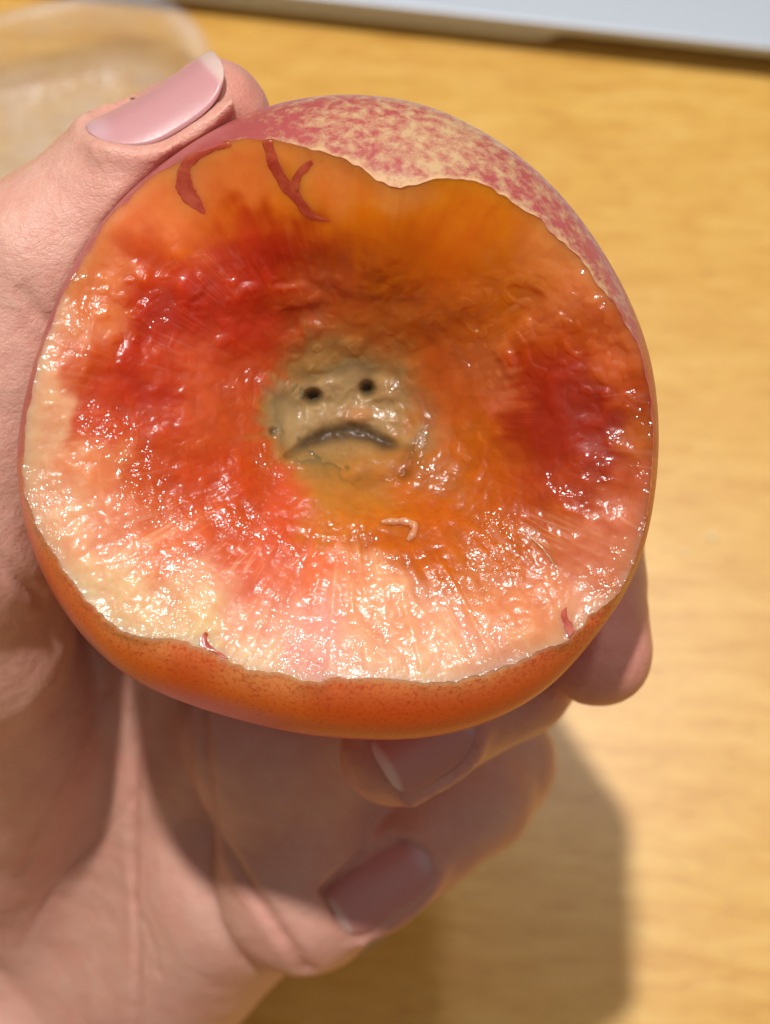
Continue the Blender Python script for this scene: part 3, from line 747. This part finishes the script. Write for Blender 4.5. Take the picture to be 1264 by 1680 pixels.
def hand_sdf(G, cut=True):
    # palm: four metacarpals, the ball of the thumb and the outer edge of the palm
    pl = seg(G, *[index[0][0], U(-60,1250,-8.5)], 1.05, 1.25)
    for a, b, ra, rb in ((middle[0][0], U(0,1420,-9.6), 1.05, 1.25), (U(440,1140,-5.6), U(60,1560,-10.6), 1.05, 1.25), (U(400,1440,-7.0), U(130,1680,-11.0), 1.05, 1.2),
                         (U(388,1472,-7.0), U(170,1740,-10.6), 1.2, 1.25), (U(60,1640,-11.0), U(-150,2400,-9.2), 1.5, 1.9), (U(-150,2400,-9.2), U(-300,3000,-7.2), 1.9, 2.1), (U(140,1700,-10.9), U(40,2400,-9.3), 1.3, 1.6), (U(40,2400,-9.3), U(-80,3000,-7.3), 1.6, 1.9)):
        pl = smin(pl, seg(G, a, b, ra, rb), 0.7)
    # the ball of the thumb and the web
    tm = smin(seg(G, thumb[0][0], thumb[1][0], thumb[0][1], thumb[1][1]), seg(G, thumb[1][0], thumb[2][0], thumb[1][1], thumb[2][1]), 0.4)
    tm = smin(tm, seg(G, U(100,1300,-8.0), U(-40,1000,-3.9), 1.0, 1.0), 0.5)
    tm = smin(tm, seg(G, thumb[2][0], index[0][0], 0.95, 0.9), 0.6)
    pl = smin(pl, tm, 0.35)
    th = smin(seg(G, thumb[2][0], thumb[3][0], thumb[2][1], thumb[3][1]), seg(G, thumb[3][0], thumb[4][0], thumb[3][1], thumb[4][1]), 0.15)
    th = smin(th, seg(G, thumb[4][0], thumb[5][0], thumb[4][1], thumb[5][1]), 0.2)
    d = smin(pl, th, 0.3)
    d = smin(d, chain(G, index), 0.12)
    d = smin(d, chain(G, middle), 0.06)
    rg = chain(G, ring); pk = chain(G, pinky)
    base = smin(smin(seg(G, ring[0][0], ring[1][0], 1.02, 0.90), seg(G, U(462,1200,-5.2), U(496,1462,-5.9), 1.05, 0.98), 0.8), pk, 0.9)
    d = smin(d, smin(base, rg, 0.04), 0.07)
    # creases of the palm and finger joints
    def crease(d, pts, w, dep, z):
        q = spline([U(x, y, zz) for (x, y), zz in zip(pts, z)], 9)
        c = None
        for a, b in zip(q[:-1], q[1:]):
            s = seg(G, a, b, w, w); c = s if c is None else np.minimum(c, s)
        return smax(d, -c, dep)
    return d
EXTRA = {}
def surf_along(c, n, lo=-1.5, hi=2.0):
    t = np.linspace(hi, lo, 700); P = c[None]+n[None]*t[:, None]
    G = [P[:, i].astype(np.float32) for i in range(3)]
    d = hand_sdf(G)
    i = np.argmax(d < 0); return t[i]
for k, nl in NAILS.items():
    c = U(nl['c'][0], nl['c'][1], nl['z']); fr = nail_frame(c, nl['axis'], nl['n'])
    t = surf_along(c, fr[2]); c = c+fr[2]*(t+0.0)
    ys = np.linspace(-0.42, 0.34, 9)*nl['L']; hs = np.array([surf_along(c+fr[1]*y, fr[2]) for y in ys])
    nl['poly'] = np.polyfit(ys, hs, 2); nl['frame'] = (c, *fr[1:])

def surface_nets(x0, x1, y0, y1, z0, z1, h):
    nx, ny, nz = [int(math.ceil((b-a)/h))+1 for a, b in ((x0, x1), (y0, y1), (z0, z1))]
    xs = (x0+h*np.arange(nx)).astype(np.float32); ys = (y0+h*np.arange(ny)).astype(np.float32); zs = (z0+h*np.arange(nz)).astype(np.float32)
    d = np.empty((nx, ny, nz), np.float32)
    ch = 24
    for i in range(0, nx, ch):
        G = np.meshgrid(xs[i:i+ch], ys, zs, indexing='ij')
        d[i:i+ch] = full_sdf(G)
    d[0] = d[-1] = 1; d[:, 0] = d[:, -1] = 1; d[:, :, 0] = d[:, :, -1] = 1
    ins = d < 0
    c = ins[:-1, :-1, :-1].astype(np.int8)
    cnt = np.zeros_like(c)
    for a in (0, 1):
        for b in (0, 1):
            for e in (0, 1): cnt += ins[a:nx-1+a, b:ny-1+b, e:nz-1+e]
    act = (cnt > 0) & (cnt < 8)
    idx = np.argwhere(act); vid = np.full(act.shape, -1, np.int64); vid[act] = np.arange(len(idx))
    acc = np.zeros((len(idx), 3)); num = np.zeros(len(idx))
    corners = [(a, b, e) for a in (0, 1) for b in (0, 1) for e in (0, 1)]
    for p in corners:
        for ax in range(3):
            if p[ax] == 1: continue
            q = list(p); q[ax] = 1
            va = d[idx[:, 0]+p[0], idx[:, 1]+p[1], idx[:, 2]+p[2]]; vb = d[idx[:, 0]+q[0], idx[:, 1]+q[1], idx[:, 2]+q[2]]
            m = (va < 0) != (vb < 0)
            t = np.where(m, va/(va-vb+1e-12), 0)
            pos = np.tile(np.array(p, float), (len(idx), 1)); pos[:, ax] += t
            acc[m] += pos[m]; num[m] += 1
    V = (idx + acc/num[:, None])*h + np.array([x0, y0, z0])
    F = []
    for ax in range(3):
        a1, a2 = (ax+1) % 3, (ax+2) % 3
        sl0 = [slice(None)]*3; sl1 = [slice(None)]*3; sl0[ax] = slice(0, -1); sl1[ax] = slice(1, None)
        A = ins[tuple(sl0)]; B = ins[tuple(sl1)]
        e = np.argwhere(A != B); fl = A[e[:, 0], e[:, 1], e[:, 2]]
        ok = (e[:, a1] > 0) & (e[:, a2] > 0) & (e[:, a1] < act.shape[a1]) & (e[:, a2] < act.shape[a2]) & (e[:, ax] < act.shape[ax])
        e = e[ok]; fl = fl[ok]
        def g(o1, o2):
            t = e.copy(); t[:, a1] -= o1; t[:, a2] -= o2; return vid[t[:, 0], t[:, 1], t[:, 2]]
        q = np.stack([g(1, 1), g(0, 1), g(0, 0), g(1, 0)], 1)
        q[~fl] = q[~fl][:, ::-1]
        F.append(q)
    F = np.concatenate(F); F = F[(F >= 0).all(1)]
    return V, F
CREASES = [  # palm lines: picture places, depth guess, width
 ([(232,1130),(222,1250),(220,1380),(224,1520),(228,1690)], 0.10),
 ([(175,1130),(135,1230),(80,1330),(30,1440)], 0.07),
 ([(232,1290),(170,1370),(100,1440),(30,1560)], 0.05),
 ([(330,1170),(338,1260),(352,1350),(400,1440),(455,1520),(505,1590)], 0.13),
 ([(220,1480),(250,1540),(262,1600)], 0.05),
 ([(38,478),(62,512),(100,545)], 0.07),
 ([(-20,905),(30,950),(70,985)], 0.10),
]
def full_sdf(G):
    d = hand_sdf(G)
    for nl in NAILS.values():
        c, A, Nv, X = nl['frame']
        if np.min(np.abs(G[0]-c[0])) > 1.5: continue
        pts = []
        for sgn, vs in ((-1, np.linspace(0.92, 0.04, 8)), (1, np.linspace(0.04, 0.92, 8))):
            for v in vs:
                y = (v-0.5)*nl['L']; x = sgn*(float(half_w(np.array(v), nl['W']))+0.07); y -= 0.07*max(0, 1-v/0.3)
                pts.append(c+X*(nl['Rc']*math.sin(x/nl['Rc']))+A*y+Nv*(float(np.polyval(nl['poly'], y))-nl['Rc']*(1-math.cos(x/nl['Rc']))-0.03))
        f = None
        for a, b in zip(pts[:-1], pts[1:]):
            q = seg(G, a, b, 0.085, 0.085); f = q if f is None else np.minimum(f, q)
        d = smin(d, f, 0.22)
    # the fruit presses into the hand
    d = smax(d, -(fruit_sdf(G)-0.012).astype(np.float32), 0.05)
    for nl in NAILS.values():
        c = nl['frame'][0]
        if np.min(np.abs(G[0]-c[0])) > 1.5: continue
        x, y, h = nail_local(G, nl)
        v = y/nl['L']+0.5
        hw = half_w(np.clip(v, 0, 1), nl['W'])
        plate = -nl['Rc']*(1-np.cos(np.clip(x/nl['Rc'], -1.4, 1.4))) + np.polyval(nl['poly'], np.clip(y, -0.6*nl['L'], 0.45*nl['L'])) - 0.25*np.maximum(y-0.45*nl['L'], 0)
        out = np.maximum(np.abs(x)-hw-0.015, np.maximum(-0.02-v, v-1.02-nl['tip'])*nl['L'])
        reg = np.maximum(out, -(h-plate+0.008)); reg = np.maximum(reg, h-plate-0.6)
        d = smax(d, (-reg).astype(np.float32), 0.05)
    return d
def snap_crease(pts):
    # drop the line onto the front surface of the hand
    q = spline(pts, 16); out = []
    zs = np.linspace(1.0, -12.5, 700)
    for x, y in q:
        P = U(np.full(700, x), np.full(700, y), zs); G = [P[:, i].astype(np.float32) for i in range(3)]
        d = hand_sdf(G); i = np.argmax(d < 0)
        if d[i] < 0: out.append(P[i])
    return np.array(out)
V, F = surface_nets(-9.0, 4.2, -16.0, 5.2, -13.2, 0.8, 0.072)
# carve the lines into the vertices along the surface normal
def vnormals(V, F):
    n = np.zeros_like(V); fn = np.cross(V[F[:, 2]]-V[F[:, 0]], V[F[:, 3]]-V[F[:, 1]])
    for k in range(4): np.add.at(n, F[:, k], fn)
    return n/(np.linalg.norm(n, axis=1)[:, None]+1e-12)
def relax(V, F, it, lam=0.5):
    E = np.concatenate([F[:, [0, 1]], F[:, [1, 2]], F[:, [2, 3]], F[:, [3, 0]]])
    deg = np.bincount(E[:, 0], minlength=len(V))+np.bincount(E[:, 1], minlength=len(V))
    for k in range(it):
        for l in (lam, -lam*1.04):
            s = np.zeros_like(V)
            for a in range(3):
                s[:, a] = np.bincount(E[:, 0], V[E[:, 1], a], len(V))+np.bincount(E[:, 1], V[E[:, 0], a], len(V))
            V = V + l*(s/deg[:, None]-V)
    return V
V = relax(V, F, 4)
VN = vnormals(V, F)
dark_line = np.zeros(len(V))
for pts, w in CREASES:
    L = snap_crease(pts)
    if len(L) < 3: continue
    near = np.where((np.abs(V[:, 0]-L[:, 0].mean()) < 3.5) & (np.abs(V[:, 1]-L[:, 1].mean()) < 4))[0]
    Vp = V[near]; best = np.full(len(near), 9.0)
    for a, b in zip(L[:-1], L[1:]):
        ab = b-a; h = np.clip(((Vp-a)@ab)/(ab@ab+1e-9), 0, 1); best = np.minimum(best, np.linalg.norm(Vp-a-h[:, None]*ab, axis=1))
    w = w*0.55; V[near] -= VN[near]*(w*np.exp(-(best/(0.5*w+0.05))**2) - 0.25*w*np.exp(-((best-3*w)/(1.5*w))**2))[:, None]
    dark_line[near] = np.maximum(dark_line[near], np.exp(-(best/(0.6*w+0.05))**2))
V = V + VN*(pn(V, 1.1, 61)*0.03 + pn(V, 3.0, 62)*0.010)[:, None]
# colour of the skin: rosier at finger ends and creases
hc = np.tile(lin((222, 170, 150)), (len(V), 1))
rosy = lin((212, 136, 120))
rk = np.zeros(len(V))
for ch in (thumb, index, middle, ring):
    rk = np.maximum(rk, np.exp(-(np.linalg.norm(V-ch[-1][0], axis=1)/1.3)**2))
rk = np.clip(0.75*rk + 0.15*dark_line + 0.25*pn(V, 0.8, 63), 0, 1)[:, None]
hc = hc*(1-rk)+rosy*rk
hand_base = U(60, 1500, -4.5)
hand = mesh_obj("hand", V, F, M_hand, origin=hand_base, col=hc)
hand["label"] = "left hand cupping the bitten nectarine, thumb on top, fingers curled round below"; hand["category"] = "hand"

def build_nail(key, name, bed, tipc):
    nl = NAILS[key]; c, A, Nv, X = nl['frame']; n, m_ = 44, 25
    P = []; C = []
    for i in range(n):
        v = i/(n-1)*(1+nl['tip']); vv = min(v, 1.0)
        hw = float(half_w(np.array(max(vv, 0.004)), nl['W']))
        te = max(0.0, (v-0.66)/(0.34+nl['tip']))*0.99; hw = hw*(1-te**2.6)**(1/2.6)
        for u in np.linspace(-1, 1, m_):
            x = hw*u; y = (v-0.5)*nl['L']
            z = -nl['Rc']*(1-math.cos(x/nl['Rc'])) + float(np.polyval(nl['poly'], min(y, 0.45*nl['L']))) - 0.25*max(y-0.45*nl['L'], 0) + 0.012
            P.append(c+X*(nl['Rc']*math.sin(x/nl['Rc']))+A*y+Nv*z)
            w = 0.8*float(ss(0.93, 0.985, v - 0.02*u*u)); lu = float(ss(0.20, 0.08, v+0.10*u*u))
            C.append(lin(bed)*(1-w)*(1-0.35*lu)+lin(tipc)*w+lin((226, 196, 206))*(1-w)*0.35*lu)
    o = mesh_obj(name, np.array(P), grid_faces(n, m_, False), M_nail, parent=hand, col=np.array(C))
    s = o.modifiers.new("thickness", 'SOLIDIFY'); s.thickness = 0.0004; s.offset = -1
    return o
build_nail('thumb', "thumbnail", (208, 150, 150), (220, 196, 184))
build_nail('middle', "fingernail", (208, 142, 128), (236, 204, 182))
build_nail('ring', "fingernail", (208, 140, 134), (226, 186, 172))

# ================================================================== drops of juice on the table
M_drop, ntd, bd = new_mat("juice_drop")
setp(bd, Base_Color=(0.86, 0.66, 0.34, 1), Roughness=0.06, IOR=1.34, Coat_Weight=1.0, Coat_Roughness=0.02)
ncd = noise(ntd, obj_co(ntd, 100), 4.0, 2); ntd.links.new(bump(ntd, ncd.outputs[0], 0.05, 0.0003), bd.inputs['Normal'])
for (px, py, r, lab) in ((1169, 880, 0.10, "larger drop of juice on the table right of the fruit"), (1125, 906, 0.08, "smaller drop of juice on the table beside the larger one")):
    c = place(on_table(px, py, 0)); Vd = []; nn = 20
    for a in np.linspace(0, math.pi/2*0.98, 7):
        for k in range(nn):
            t = 2*math.pi*k/nn; rr = r*0.01*math.cos(a)*(1+0.1*math.cos(2*t+px)); Vd.append((c[0]+rr*math.cos(t), c[1]+rr*math.sin(t), 0.0002+r*0.01*0.45*math.sin(a)))
    Fd = [tuple(f) for f in grid_faces(7, nn)] + [tuple(range(nn-1, -1, -1)), tuple(range(6*nn, 7*nn))]
    o = mesh_obj("juice_drop", Vd, Fd, M_drop, world_pts=True, origin=(c[0], c[1], 0))
    o["label"] = lab; o["category"] = "juice drop"; o["group"] = "juice drops on the table"
